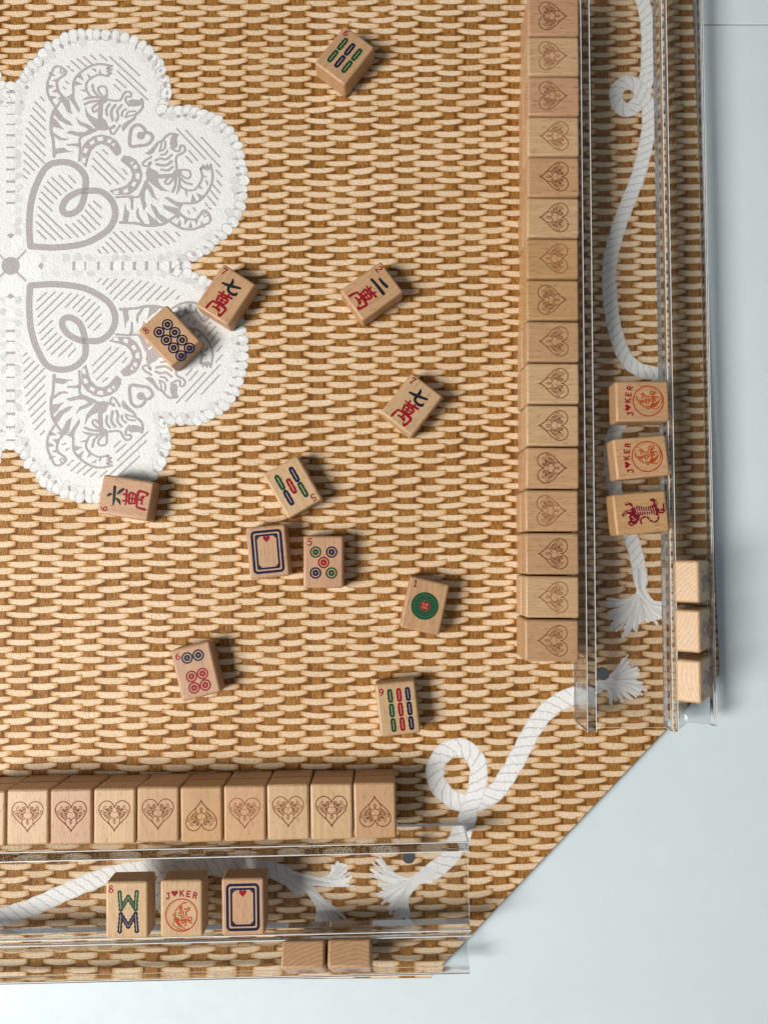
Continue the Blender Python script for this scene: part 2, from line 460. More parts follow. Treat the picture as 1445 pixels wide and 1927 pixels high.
# ------------------------------------------------------------------ the printed lace doily
DX, DY = 20.0, 500.0
AXS = 520.0                                          # the petal is symmetric about x + y = 520
c1 = lambda l: [(60+x/6.283, 100+y/6.283) for x, y in l]
c3 = lambda l: [(x/5.78, 330+y/5.78) for x, y in l]
c0 = lambda l: [(x/2.89, 40+y/2.89) for x, y in l]
TIGER_LINES = [  # (points in crop space, width in crop space)
 ([(255,175),(215,270),(185,340),(180,420),(195,500),(235,575),(285,635),(325,580),(375,530)], 27),
 ([(255,175),(290,150),(350,165),(405,215),(395,245),(330,290),(297,330),(300,400),(330,470),(385,528)], 27),
 ([(350,175),(330,225)], 16), ([(385,205),(350,240)], 16),
 ([(490,480),(490,350),(530,270),(620,190),(720,140),(820,125),(945,150)], 27),
 ([(940,150),(880,180),(950,190),(888,215),(945,238),(890,250),(915,272),(800,250),(720,280),(655,335),(640,400),(660,460),(690,505),(775,522)], 24),
 ([(285,640),(245,710),(225,820),(230,940),(250,1020),(262,1220)], 32),
 ([(560,1270),(570,1100),(562,1020),(610,960),(700,905),(900,890)], 26),
 ([(855,530),(790,450),(785,405),(830,385),(880,415),(885,510)], 24),
 ([(715,372),(735,450),(800,520)], 28), ([(625,600),(700,570),(850,555)], 30),
 ([(850,560),(760,605),(715,655),(740,692),(800,640),(850,570)], 26),
 ([(905,550),(1035,555),(1090,470),(1130,450),(1172,472),(1165,512),(1115,512),(1108,560),(1150,620)], 26),
 ([(1300,540),(1312,620),(1280,680),(1230,720),(1200,780),(1110,850),(1080,905)], 28),
 ([(1110,742),(1140,692),(1220,685)], 22), ([(1100,757),(1170,735),(1225,725)], 18),
 ([(1040,850),(970,950),(932,940),(932,885),(980,850),(960,880)], 24),
 ([(920,600),(880,655),(887,732)], 28), ([(985,610),(938,685),(952,788)], 32),
 ([(1060,610),(1008,680),(1020,740),(998,800)], 28), ([(1110,660),(1070,690),(1062,740)], 24)]
TIGER_FILLS = [
 [(195,365),(275,385),(200,420)], [(215,500),(300,510),(235,550)], [(205,215),(285,262),(200,270)],
 [(300,298),(228,318),(302,345)], [(300,408),(235,455),(330,470)], [(345,500),(295,545),(362,552)],
 [(690,180),(768,226),(748,178)], [(800,185),(838,262),(788,262)], [(652,235),(722,290),(672,302)],
 [(578,240),(616,325),(540,282)], [(508,318),(600,365),(497,385)], [(555,430),(648,422),(655,462)],
 [(590,556),(640,515),(762,503),(745,530)],
 [(345,540),(430,530),(472,722),(420,690),(370,600)], [(380,528),(490,470),(512,560),(567,660),(558,702),(500,620),(432,520)],
 [(285,640),(325,690),(370,760),(440,800),(488,860),(420,845),(320,790),(262,720)],
 [(238,745),(290,790),(340,860),(387,906),(310,880),(232,870)],
 [(238,925),(290,960),(350,1000),(437,1005),(390,1032),(320,1022),(248,965)],
 [(252,1130),(380,1113),(420,1148),(497,1160),(420,1168),(280,1190),(280,1222),(242,1222)],
 [(515,752),(570,808),(640,830),(712,868),(718,912),(660,932),(662,890),(560,842)],
 [(398,940),(460,908),(540,932),(640,928),(762,888),(762,922),(600,992),(500,967)],
 [(408,1072),(550,1062),(562,1122),(520,1097),(420,1092)],
 [(625,628),(660,700),(700,740),(778,780),(790,600),(842,580),(832,760),(872,790),(902,860),(932,880),(850,917),(760,892),(700,822),(640,742)],
 [(1140,560),(1180,540),(1262,550),(1300,525),(1312,600),(1250,622),(1190,632),(1150,605)],
 [(1080,830),(1130,800),(1205,755),(1165,822),(1090,908),(1058,882)],
 [(585,1285),(590,1110),(650,1030),(740,975),(830,958),(930,983),(1000,1030),(1050,1110),(1055,1175),(1010,1212),(985,1205),(950,1160),(900,1102),(830,1072),(760,1092),(700,1152),(670,1232),(640,1350)]]
TAIL_GAPS = [[(600,1240),(640,1230),(632,1300),(592,1290)], [(622,1118),(672,1130),(642,1182),(605,1172)], [(680,1052),(735,1020),(747,1060),(702,1087)],
 [(770,992),(845,985),(842,1037),(780,1032)], [(900,1015),(952,1022),(927,1067),(890,1052)], [(938,1078),(990,1052),(968,1102)]]
BIG_HEART = [(57,463),(55,434),(56,399),(60,373),(70,343),(88,313),(114,304.5),(138,309),(155,323),(161,337),(160,358),(156.5,376),(148.5,393),(131.5,402.7),(119,399),(117.6,387),(128,371.5),(147,361),(166,358.5),(187,359.5),(204,370),(215,388),(216,408),(206,429),(187,444),(161,457),(131.5,463),(97,465.5),(57,463)]
SMALL_HEART = c1([(1290,985),(1340,930),(1310,870),(1245,845),(1180,885),(1158,990),(1165,1095),(1270,1092),(1372,1072),(1428,1000),(1400,950),(1340,930)])
HATCH = [c0(l) for l in ([(220,410),(240,430)],[(190,437),(245,495)],[(178,470),(245,540)],[(168,510),(248,590)],[(157,545),(245,635)],[(145,580),(240,680)],[(140,620),(245,730)],[(135,665),(240,770)],[(130,710),(210,790)],[(130,755),(185,810)],[(128,800),(160,830)],[(128,840),(145,855)])]
HATCH += [c1(l) for l in ([(465,90),(570,185)],[(535,65),(640,150)],[(610,40),(710,125)],[(695,20),(760,75)],[(805,15),(885,85)],[(920,40),(1350,440)],[(1040,45),(1270,260)],[(1010,210),(1370,550)],[(995,305),(1110,405)],[(970,370),(1045,440)],[(420,150),(440,170)],[(460,190),(490,210)],[(400,330),(435,355)],[(370,400),(395,415)],[(835,1140),(895,1190)])]
HATCH += [c3(l) for l in ([(430,250),(565,385)],[(450,180),(575,305)],[(480,120),(615,250)],[(515,65),(665,210)],[(560,20),(720,170)],[(640,0),(785,140)],[(745,0),(820,80)])]
HATCH_MID = [c3(l) for l in ([(415,340),(770,680)],[(410,425),(680,690)],[(395,505),(600,700)],[(405,600),(500,690)])]
HATCH_MID += [[(181.7,285.4),(235,338)],[(174.6,297.4),(222.6,345.4)],[(173.8,311.7),(208.3,346.2)]]
EDGE = [(29,190),(31,176),(41,156),(52,133),(69,117),(86,94),(111,79),(138,68),(173,64),(208,66),(242,73),(266,86),(287,106),(300,125),(307,146),(312,168),(311,185),(304,206)]
dg = lambda p: (AXS-p[1], AXS-p[0])
QUADS = [(1, 1), (1, -1), (-1, 1), (-1, -1)]
def qxf(sx, sy, diag=False):
    def f(x, y):
        if diag: x, y = AXS-y, AXS-x
        return onmat(DX+(x-DX)*sx, DY+(y-DY)*sy)
    return f
lace = Art(onmat, 4.5e-5, 1.2e-7, 780)
gry = Art(onmat, 1.6e-4, 1.5e-7, 260)
gap = Art(onmat, 1.45e-4, 1.5e-7, 60)
full_edge = EDGE + [dg(p) for p in EDGE[::-1]][1:]
dense = smooth_path(full_edge, False, 4.0)
rl = random.Random(11)
for sx, sy in QUADS:
    M = lambda p: (DX+(p[0]-DX)*sx, DY+(p[1]-DY)*sy)
    lace.poly([M(p) for p in [(DX, DY), (DX, 190)] + dense + [(330, DY)]], 1.0)
    # yarn loops along the rim: two rows
    s = 0.0; last = dense[0]; nxt = 0.0; k = 0
    for p in dense:
        s += math.hypot(p[0]-last[0], p[1]-last[1]); last = p
        if s >= nxt:
            cx_, cy_ = 170+0.22*(p[0]-170), 350+0.22*(p[1]-350)
            d = math.hypot(cx_-p[0], cy_-p[1]); ix, iy = (cx_-p[0])/d, (cy_-p[1])/d
            a = math.atan2(-iy*sy, -ix*sx)
            jt = rl.uniform(-2.5, 2.5)
            q = M((p[0]-ix*jt*0.6, p[1]-iy*jt*0.6))
            r1_, r2_, an_ = rl.uniform(9.5, 13), rl.uniform(7.0, 10.0), a + rl.uniform(-0.5, 0.5)
            lace.disc(q[0], q[1], r1_+1.3, rl.uniform(0.52, 0.66), 16, r2_+1.3, an_)
            lace.disc(q[0], q[1], r1_, rl.uniform(0.86, 1.05), 16, r2_, an_)
            lace.disc(q[0]-1.5, q[1]-1.5, r1_*0.6, rl.uniform(0.98, 1.08), 12, r2_*0.5, an_)
            if rl.random() < 0.75:
                q2 = M((p[0]+ix*13, p[1]+iy*13))
                r1_, r2_, an_ = rl.uniform(7, 11), rl.uniform(5.0, 7.5), a + rl.uniform(-0.9, 0.9)
                lace.disc(q2[0], q2[1], r1_+1, rl.uniform(0.78, 0.9), 14, r2_+1, an_)
                lace.disc(q2[0], q2[1], r1_, rl.uniform(0.84, 1.03), 14, r2_, an_)
            if k % 2 == 0 or rl.random() < 0.25:
                q3 = M((p[0]+ix*(6+rl.uniform(-2, 4))+iy*7, p[1]+iy*(6+rl.uniform(-2, 4))-ix*7))
                gap.disc(q3[0], q3[1], rl.uniform(3.4, 7.0), rl.uniform(0.9, 1.25), 6, rl.uniform(1.8, 3.8), a + rl.uniform(-0.5, 0.5))
            k += 1; nxt = s + rl.uniform(11.5, 15.0)
# lace bars between the petals
for ax in range(4):
    ca, sa = [(1, 0), (-1, 0), (0, 1), (0, -1)][ax]
    put = lambda t, w: (DX + ca*t - sa*w, DY + sa*t + ca*w)
    t = 62.0
    while t < 336:
        for w in (-13, 13):
            q = put(t + rl.uniform(-2, 2), w + rl.uniform(-1.5, 1.5))
            lace.disc(q[0], q[1], rl.uniform(8, 12), rl.uniform(0.80, 0.97), 14, rl.uniform(6, 8), rl.uniform(0, 3))
        q = put(t+4, 0); lace.disc(q[0], q[1], 8.5 if ca else 9.5, rl.uniform(0.96, 1.07), 16, 9.5 if ca else 8.5)
        if 90 < t < 325:
            q = put(t+14, 0); wd = rl.uniform(1.2, 3.4)
            gap.poly([put(t+14-wd, -8), put(t+14+wd, -8), put(t+14+wd*0.7, 0), put(t+14+wd, 8), put(t+14-wd, 8), put(t+14-wd*0.7, 0)], 1.0)
        t += rl.uniform(19, 25)
    # heart-shaped petal of the centre flower
    hp = [(12,0),(22,12),(36,22),(50,24),(58,16),(57,6),(51,0),(57,-6),(58,-16),(50,-24),(36,-22),(22,-12)]
    gap.poly([put(51, 0), put(58, 7), put(62, 0), put(58, -7)], 1.0)
    fl = [put(a, b) for a, b in hp]
    lace.poly(fl, 1.05, True)
for sx, sy in QUADS:
    gry.stroke([(DX+13*sx, DY+13*sy), (DX+28*sx, DY+28*sy)], 3.0, smooth=False)
gry.disc(DX, DY, 17, 1.0, 20)
o = lace.build('lace_doily_print', LACE, play_mat)
gap.build('lace_gap_print', GREY, play_mat)
def petal(art, wht, xf, diag):
    art.xf = xf; wht.xf = xf
    for l, w in TIGER_LINES: art.stroke(c1(l), w/6.283)
    for l in TIGER_FILLS: art.poly(c1(l))
    for l in TAIL_GAPS: wht.poly(c1(l))
    x, y = c1([(850, 540)])[0]; art.disc(x, y, 7.5)
    for l in HATCH: art.stroke(l, 2.7, smooth=False)
    if not diag:
        art.stroke(BIG_HEART, 11.8); art.stroke(SMALL_HEART, 6.0)
        x, y = c1([(1288, 972)])[0]; art.disc(x, y, 7.5)
        for l in HATCH_MID: art.stroke(l, 2.7, smooth=False)
for sx, sy in QUADS[:2] + QUADS[2:]:
    for diag in (False, True):
        white2 = Art(onmat, 2.05e-4, 1.5e-7, 100)
        petal(gry, white2, qxf(sx, sy, diag), diag)
        white2.build('tail_stripe_print', LACE, play_mat)
gry.build('tiger_heart_print', GREY, play_mat)

# ------------------------------------------------------------------ printed ropes
def rope(paths, w, fringes, name='rope_print'):
    a = Art(onmat, 4e-5, 1e-6, 30)
    for p in paths: a.stroke(p, w, bump=0.05, step=6.0)
    o = clip_art(a, name, ROPE, play_mat)
    rf = random.Random(len(fringes)*13+5)
    for root, back, ends in fringes:
        fr = Art(onmat, 6e-5, 2e-7, 150)
        bx, by = back
        n = max(30, len(ends)*8)
        for i in range(n):
            t = i/(n-1)*(len(ends)-1); k = min(int(t), len(ends)-2); f = t-k
            if rf.random() < 0.35: f = round(f)
            ex, ey = (ends[k][0]*(1-f)+ends[k+1][0]*f, ends[k][1]*(1-f)+ends[k+1][1]*f)
            sh = rf.uniform(0.82, 1.04)
            ex, ey = root[0]+(ex-root[0])*sh, root[1]+(ey-root[1])*sh
            mx, my = (root[0]*0.55+ex*0.45 + (root[0]-bx)*0.35, root[1]*0.55+ey*0.45 + (root[1]-by)*0.35)
            ww = rf.uniform(4.0, 7.5)
            jx, jy = rf.uniform(-w*0.3, w*0.3), rf.uniform(-w*0.3, w*0.3)
            fr.stroke([(bx+jx*0.8, by+jy*0.8, ww*0.8), (root[0]+jx*0.7, root[1]+jy*0.7, ww), (mx, my, ww), (ex, ey, ww*0.75)], ww, tone=rf.uniform(0.74, 1.1), step=9.0)
        clip_art(fr, 'rope_fringe_print', FRINGE, play_mat)
rope([[(1196,-70),(1202,-35),(1209,0),(1217,35),(1220,88),(1218,132),(1211,170),(1196,197),(1178,207),(1162,194),(1160,170),(1176,155),(1197,160),(1214,185),(1220,205),(1221,238),(1213,282),(1199,335),(1178,388),(1160,440),(1147,500),(1148,560),(1157,620),(1176,672),(1205,697),(1236,705),(1240,735),(1215,762),(1175,785),(1153,825),(1150,880),(1162,940),(1184,1000),(1198,1050),(1206,1095)]], 27,
     [((1206,1110),(1203,1075),[(1140,1128),(1143,1155),(1146,1182),(1172,1197),(1196,1186),(1214,1168),(1236,1174),(1254,1160),(1257,1136)])])
rope([[(1108,1300),(1074,1311),(1035,1333),(1004,1370),(982,1412),(956,1458),(929,1494),(891,1512),(852,1505),(822,1474),(821,1437),(848,1409),(880,1412),(899,1440),(898,1480),(884,1520),(876,1552),(862,1590),(836,1624),(806,1646)]], 34,
     [((1122,1292),(1085,1308),[(1182,1232),(1200,1262),(1208,1285),(1216,1300),(1190,1316),(1150,1326)]),
      ((782,1658),(815,1640),[(708,1608),(697,1648),(712,1682),(732,1722),(752,1730),(768,1730)])])
rope([[(-260,1770),(-150,1768),(-60,1748),(0,1727),(60,1708),(120,1681),(180,1656),(230,1642),(300,1634),(400,1632),(480,1633),(530,1645),(562,1668)],
      [(352,1634),(318,1650),(304,1682),(318,1716),(350,1724)]], 33,
     [((576,1672),(540,1650),[(598,1742),(620,1742),(640,1740),(658,1734)]), ((590,1660),(550,1650),[(634,1624),(650,1628),(667,1668)])])

# ------------------------------------------------------------------ mahjong tiles
TW, TL, TT = 73.2, 95.0, 42.0
def tile_mesh():
    bm = bmesh.new(); bmesh.ops.create_cube(bm, size=1.0)
    bmesh.ops.scale(bm, vec=(TW*S, TL*S, TT*S), verts=bm.verts)
    bmesh.ops.translate(bm, vec=(0, 0, TT*S/2), verts=bm.verts)
    bmesh.ops.bevel(bm, geom=bm.edges[:], offset=5.0*S, segments=3, profile=0.5, affect='EDGES', clamp_overlap=True)
    bmesh.ops.recalc_face_normals(bm, faces=bm.faces)
    me = bpy.data.meshes.new('tile_body'); bm.to_mesh(me); bm.free()
    big = sorted(me.polygons, key=lambda p: -p.area)[:6]
    nr = {}
    for p in big:
        for v in p.vertices: nr[v] = p.normal.copy()
    acc = [Vector((0, 0, 0)) for _ in me.vertices]
    for p in me.polygons:
        p.use_smooth = True
        for v in p.vertices: acc[v] += p.normal
    me.normals_split_custom_set_from_vertices([tuple(nr.get(i, acc[i].normalized())) for i in range(len(me.vertices))])
    me.materials.append(WOOD)
    return me
TILE = tile_mesh()
tone_rng = random.Random(21)
def wood_tone(kind=None):
    base = {'pink': (0.465, 0.278, 0.163), 'pale': (0.50, 0.338, 0.190), 'tan': (0.465, 0.286, 0.154), 'gold': (0.462, 0.280, 0.130)}
    k = kind or tone_rng.choice(['pink', 'pale', 'tan', 'tan', 'gold'])
    j = tone_rng.uniform(0.94, 1.05)
    return tuple(c*j for c in base[k]) + (1,)
def tile(px, py, ztop, deg, label, group, tone=None, ground=None):
    o = link('mahjong_tile', TILE)
    p = ground if ground is not None else P(px, py, ztop)
    o.location = (p.x, p.y, (ztop-TT)*S + 2e-6); o.rotation_euler = (0, 0, R(deg))
    o.color = wood_tone(tone)
    tag(o, label, 'mahjong tile', group)
    return o
ZF = TT*S + 1.2e-5
def mk(): return Art(loc, ZF, 1.5e-6, 40)
def part(art, name, mat, parent): return art.build(name, mat, parent)
CACHE = {}
def cached(key, fn):
    if key not in CACHE: CACHE[key] = fn()
    return CACHE[key]
def add(parent, name, me, x=0.0, y=0.0, rot=0.0, dz=0.0, sc=(1, 1)):
    o = link(name, me, None, parent); o.location = (x*S, y*S, dz); o.rotation_euler = (0, 0, R(rot)); o.scale = (sc[0], sc[1], 1); return o

# numerals, drawn as strokes in a 8 x 12 box around the origin
NUM = {'1': [[(-2.2,3.2,1.2),(0,5.2,1.8),(0,-5.4,1.8)], [(-2.6,-5.6,1.0),(2.6,-5.6,1.0)]],
 '2': [[(-3,3,1.3),(-1.6,5.3,1.2),(1.6,5.3,1.7),(2.8,3,1.9),(1,-0.5,1.4),(-3,-5.2,1.0)], [(-3.2,-5.3,1.6),(3.2,-5.2,1.6),(3.6,-3.4,1.0)]],
 '5': [[(3,5.6,1.6),(-1.6,5.6,1.2),(-2.4,0.6,1.0),(0.2,1.6,1.4),(2.8,-0.2,1.9),(2.4,-3.8,1.8),(-0.4,-5.6,1.3),(-2.8,-4.4,1.8)]],
 '6': [[(2.8,5.6,0.9),(-0.6,3.6,1.4),(-2.8,-1,1.9),(-2,-4.6,1.7),(0.2,-5.6,1.3),(2.6,-3.8,1.8),(2.4,-0.6,1.7),(0.2,0.9,1.2),(-2.4,-1.2,1.0)]],
 '7': [[(-3.2,3.4,0.9),(-2.8,5.2,1.8),(3,5.4,1.8)], [(3,5.3,1.2),(0.4,0.4,1.6),(-0.8,-5.6,2.0)]],
 '8': [[(0,0.4,1.3),(-2.2,2,1.5),(-1.8,4.8,1.3),(0.6,5.5,1.1),(2.2,3.6,1.4),(1,1.2,1.3),(-1.6,-0.8,1.4),(-2.9,-3,1.8),(-1.4,-5.4,1.3),(1.4,-5.4,1.3),(2.8,-3.2,1.7),(1.8,-0.8,1.4),(0,0.4,1.3)]],
 '9': [[(2.4,1.2,1.0),(-0.2,-0.9,1.2),(-2.4,0.6,1.7),(-2.6,3.8,1.8),(-0.2,5.6,1.3),(2,4.6,1.7),(2.8,1,1.9),(0.6,-3.6,1.4),(-2.8,-5.6,0.9)]]}
def numeral(t, d, x=-25.5, y=35.5):
    def f():
        a = mk()
        for st in NUM[d]: a.stroke([(p[0]*1.1, p[1]*1.05, p[2]*1.3+0.2) for p in st], 1.6, step=0.8)
        return a.mesh('numeral', RED)
    add(t, 'numeral', cached(('n', d), f), x, y)
def bamboo(mat):
    def f():
        a = mk(); n = 40; hl, hw = 12.6, 5.0
        out, inn = [], []
        for k in range(n):
            th = 2*math.pi*k/n; x, y = math.cos(th), math.sin(th)
            yy = y*hl; e = hw*(1-max(0, abs(yy)-(hl-hw))**2/hw**2)**0.5 if abs(yy) > hl-hw else hw
            sx_ = (1 if x >= 0 else -1)*min(1.0, abs(x)*3)
            e *= 0.86 + 0.16*abs(math.sin(yy*0.42))
            out.append((sx_*e, yy)); inn.append((sx_*0.62, y*(hl-4.2)))
        for k in range(n):
            q = (k+1) % n
            b = len(a.v)
            for p in (out[k], out[q], inn[q], inn[k]):
                X, Y = loc(*p); a.v.append((X, Y, ZF))
            a._face([b, b+1, b+2, b+3], 1.0)
        return a.mesh('bamboo_symbol', mat)
    return cached(('b', mat.name), f)
def dot(mat, r=10.6):
    def f():
        a = mk(); a.ring(0, 0, r, r*0.72, 28); a.ring(0, 0, r*0.55, r*0.16, 24); a.disc(0, 0, r*0.10, 1.0, 10)
        return a.mesh('dot_symbol', mat)
    return cached(('d', mat.name, r), f)
def wan(t, digit):
    def ten():
        a = mk()
        for s in ([(-11,1.5,1.6),(-4,1.2,2.6),(11.5,3.4,3.0)], [(-5,6,2.2),(-4.2,-2.4,2.6)], [(5.2,7.2,2.2),(3.4,-1.6,2.8)],
                  [(-7.8,-3.4,2.6),(-6.4,-12,2.0)], [(-7,-3.4,2.2),(7.8,-2.4,2.8),(6.6,-11.6,2.2)], [(-6.2,-7.6,1.8),(6.6,-6.8,1.8)], [(-6.2,-11.8,1.9),(6.8,-11,1.9)],
                  [(0,-2.6,2.2),(0.2,-22,2.6)], [(-11,-15.4,2.0),(-12.4,-21,2.8),(-13.2,-28.5,3.2)], [(-11,-15.6,2.4),(0,-14.6,2.6),(12,-15,3.4),(12.6,-22,2.6),(10.5,-29,3.4),(6.6,-26.2,1.2)],
                  [(-5.6,-22.6,2.4),(0,-21.6,2.2),(5.2,-23.4,2.8)], [(3.2,-18.6,1.4),(5.8,-22.6,2.6)]):
            a.stroke([(p[0], p[1], p[2]*1.35) for p in s], 2.4, step=1.5)
        return a.mesh('ten_thousand_character', RED)
    add(t, 'ten_thousand_character', cached('wan', ten), 0, -4, sc=(1.22, 1.22))
    glyph = {'6': ([(-1.5,29,2.2),(1.5,26,4.2),(2.0,22.8,2.4)], [(-13,17,2.6),(-4,17.6,4.0),(13.5,19.6,4.6)], [(-3,14.6,2.0),(-6,9.5,4.4),(-11.5,5.4,1.6)], [(3.6,13.6,2.0),(8.2,9.6,4.8),(12.6,4.6,3.4)]),
             '7': ([(-14,13,3.0),(-3,15.4,4.6),(13.6,21.4,3.6)], [(-3.2,27.6,2.6),(-1.2,22,4.8),(-1.8,12,4.4),(1,7,4.0),(8,5.6,4.4),(13.4,8.4,4.6),(13.6,12.6,1.6)]),
             '2': ([(-8,22.4,3.6),(-1,22.6,4.4),(8.4,24.2,5.0)], [(-14.5,10.6,4.2),(-4,12,4.4),(14.2,12.6,5.4)])}[digit]
    a = mk()
    for s in glyph: a.stroke([(p[0]*1.2, p[1]*1.1+1.0, p[2]*1.3) for p in s], 4.0, step=1.5)
    part(a, 'digit_character', BLACK, t)
    numeral(t, digit)
def heart_pts(w, h, n=40):
    out = []
    for k in range(n):
        t = 2*math.pi*k/n
        x = 16*math.sin(t)**3; y = 13*math.cos(t)-5*math.cos(2*t)-2*math.cos(3*t)-math.cos(4*t)
        out.append((x/16*w/2, (y+2.5)/14.5*h/2))
    return out
def soap(t, gloss=BLUE):
    def f():
        a = mk()
        def rr(hw, hh, r):
            o_ = []
            for cx_, cy_, a0 in ((hw-r, hh-r, 0), (-hw+r, hh-r, 90), (-hw+r, -hh+r, 180), (hw-r, -hh+r, 270)):
                for k in range(5):
                    an = R(a0+k*22.5); o_.append((cx_+r*math.cos(an), cy_+r*math.sin(an)))
            return o_
        a.stroke(rr(26.2, 37.0, 5.5), 4.8, closed=True, smooth=False)
        a.stroke(rr(19.4, 30.2, 2.0), 3.6, closed=True, smooth=False)
        for sx in (1, -1):
            for sy in (1, -1):
                a.stroke([(sx*19.4, sy*22.5), (sx*12, sy*30.2)], 2.2, smooth=False)
                a.stroke([(sx*19.0, sy*25.8), (sx*15.2, sy*29.8)], 1.4, smooth=False)
        return a.mesh('frame_symbol', BLUE)
    add(t, 'frame_symbol', cached('soap', f))
    def g():
        a = mk(); a.poly(heart_pts(13, 12.5)); return a.mesh('heart_symbol', RED)
    add(t, 'heart_symbol', cached('soapheart', g), 0, 22.5)

# engraved back: the same heart and tigers, turned upright
def back_mesh():
    a = mk(); a.cyc = 200; a.dz = 3e-7
    ht = heart_pts(54, 52)
    a.stroke([(x, y+1) for x, y in ht], 1.7, closed=True, smooth=False)
    K = 0.118
    def up(diag):
        def f(x, y):
            if diag: x, y = AXS-y, AXS-x
            u = ((x-57)+(463-y))/math.sqrt(2); v = ((x-57)-(463-y))/math.sqrt(2)
            k2 = K*(1.0 if u < 140 else 1.0)
            return v*K*S*1.0, (u*K - 22.0)*S
        return f
    a.xf = up(False); a.stroke(BIG_HEART, 11.5)
    for diag in (False, True):
        a.xf = up(diag)
        for l, w in TIGER_LINES: a.stroke(c1(l), 7.5, step=8.0, cap=False)
        for l in TIGER_FILLS[13:25]: a.stroke(c1(l), 6.0, smooth=False, cap=False)
        a.stroke(c1([(585,1285),(590,1110),(650,1030),(740,975),(830,958),(930,983),(1000,1030),(1050,1110),(1055,1175)]), 6, step=8.0)
    return a.mesh('heart_engraving', BURN)
BACK = back_mesh()
def heart_back(t, turned):
    e = add(t, 'heart_engraving', BACK, 0, 0, 180 if turned else 0)
    k = tone_rng.random()**1.4
    e.color = (0.115+0.12*k, 0.026+0.065*k, 0.007+0.025*k, 1)

# J-heart-KER and the coin with a tiger head
def joker(t):
    def txt():
        a = mk()
        L = {'J': [[(2.2,4.6),(2.2,-2.6),(0.6,-4.6),(-1.8,-4.2),(-2.4,-2.4)], [(0.2,4.6),(4.0,4.6)]],
             'K': [[(-2.6,4.6),(-2.6,-4.6)], [(2.8,4.6),(-2.2,-0.4)], [(-0.8,0.8),(3.0,-4.6)]],
             'E': [[(2.6,4.4),(-2.2,4.4)], [(-2.4,4.6),(-2.4,-4.6)], [(-2.2,0),(1.8,0)], [(-2.2,-4.4),(2.8,-4.4)]],
             'R': [[(-2.4,-4.6),(-2.4,4.6)], [(-2.2,4.4),(1.2,4.4),(2.6,3.0),(2.4,1.2),(0.8,0.1),(-2.2,0)], [(0.2,0),(3.0,-4.6)]]}
        for ch, x, y, r in (('J', -23.5, 22.0, 12), ('K', 0.8, 26.0, 0), ('E', 12.2, 24.8, -8), ('R', 23.2, 22.0, -14)):
            c, s = math.cos(R(r)), math.sin(R(r))
            for st in L[ch]:
                a.stroke([(x+c*p[0]-s*p[1], y+s*p[0]+c*p[1]) for p in st], 2.4, smooth=len(st) > 3, step=1.2)
        a.poly([(x-11.4, y+25.6) for x, y in heart_pts(11.5, 11)])
        return a.mesh('joker_lettering', RED)
    add(t, 'joker_lettering', cached('jtxt', txt))
    def coin():
        a = mk(); a.cyc = 120; a.dz = 5e-7
        a.ring(0, -10, 27.8, 25.6, 48)
        for k in range(46):
            an = 2*math.pi*k/46
            if -2.3 < math.atan2(math.sin(an), math.cos(an)) < -0.7: continue
            a.disc(23.6*math.cos(an), -10+23.6*math.sin(an), 0.6, 1.0, 6)
        q = 0.057
        cxx, cyy = 980.0, 690.0
        base = a.xf
        def hx(x, y):
            x, y = (x-60)*6.283, (y-100)*6.283
            dx, dy = (x-cxx)*q, (y-cyy)*q
            return loc(-dy + 0.5, -8.5 + dx)
        a.xf = hx
        for i in (8, 9, 10, 11, 12, 13, 14, 15, 16, 17, 18, 19, 20): a.stroke(c1(TIGER_LINES[i][0]), 6.2, step=4.0, cap=False)
        a.poly(c1(TIGER_FILLS[22]))
        for l in ([(560,600),(640,760),(780,900)], [(520,700),(600,860),(700,960)], [(560,480),(520,640),(560,760)], [(900,880),(820,940),(700,940)]):
            a.stroke(c1(l), 3.6, step=4.0)
        a.xf = base
        return a.mesh('tiger_coin_emblem', ORANGE)
    add(t, 'tiger_coin_emblem', cached('jcoin', coin))
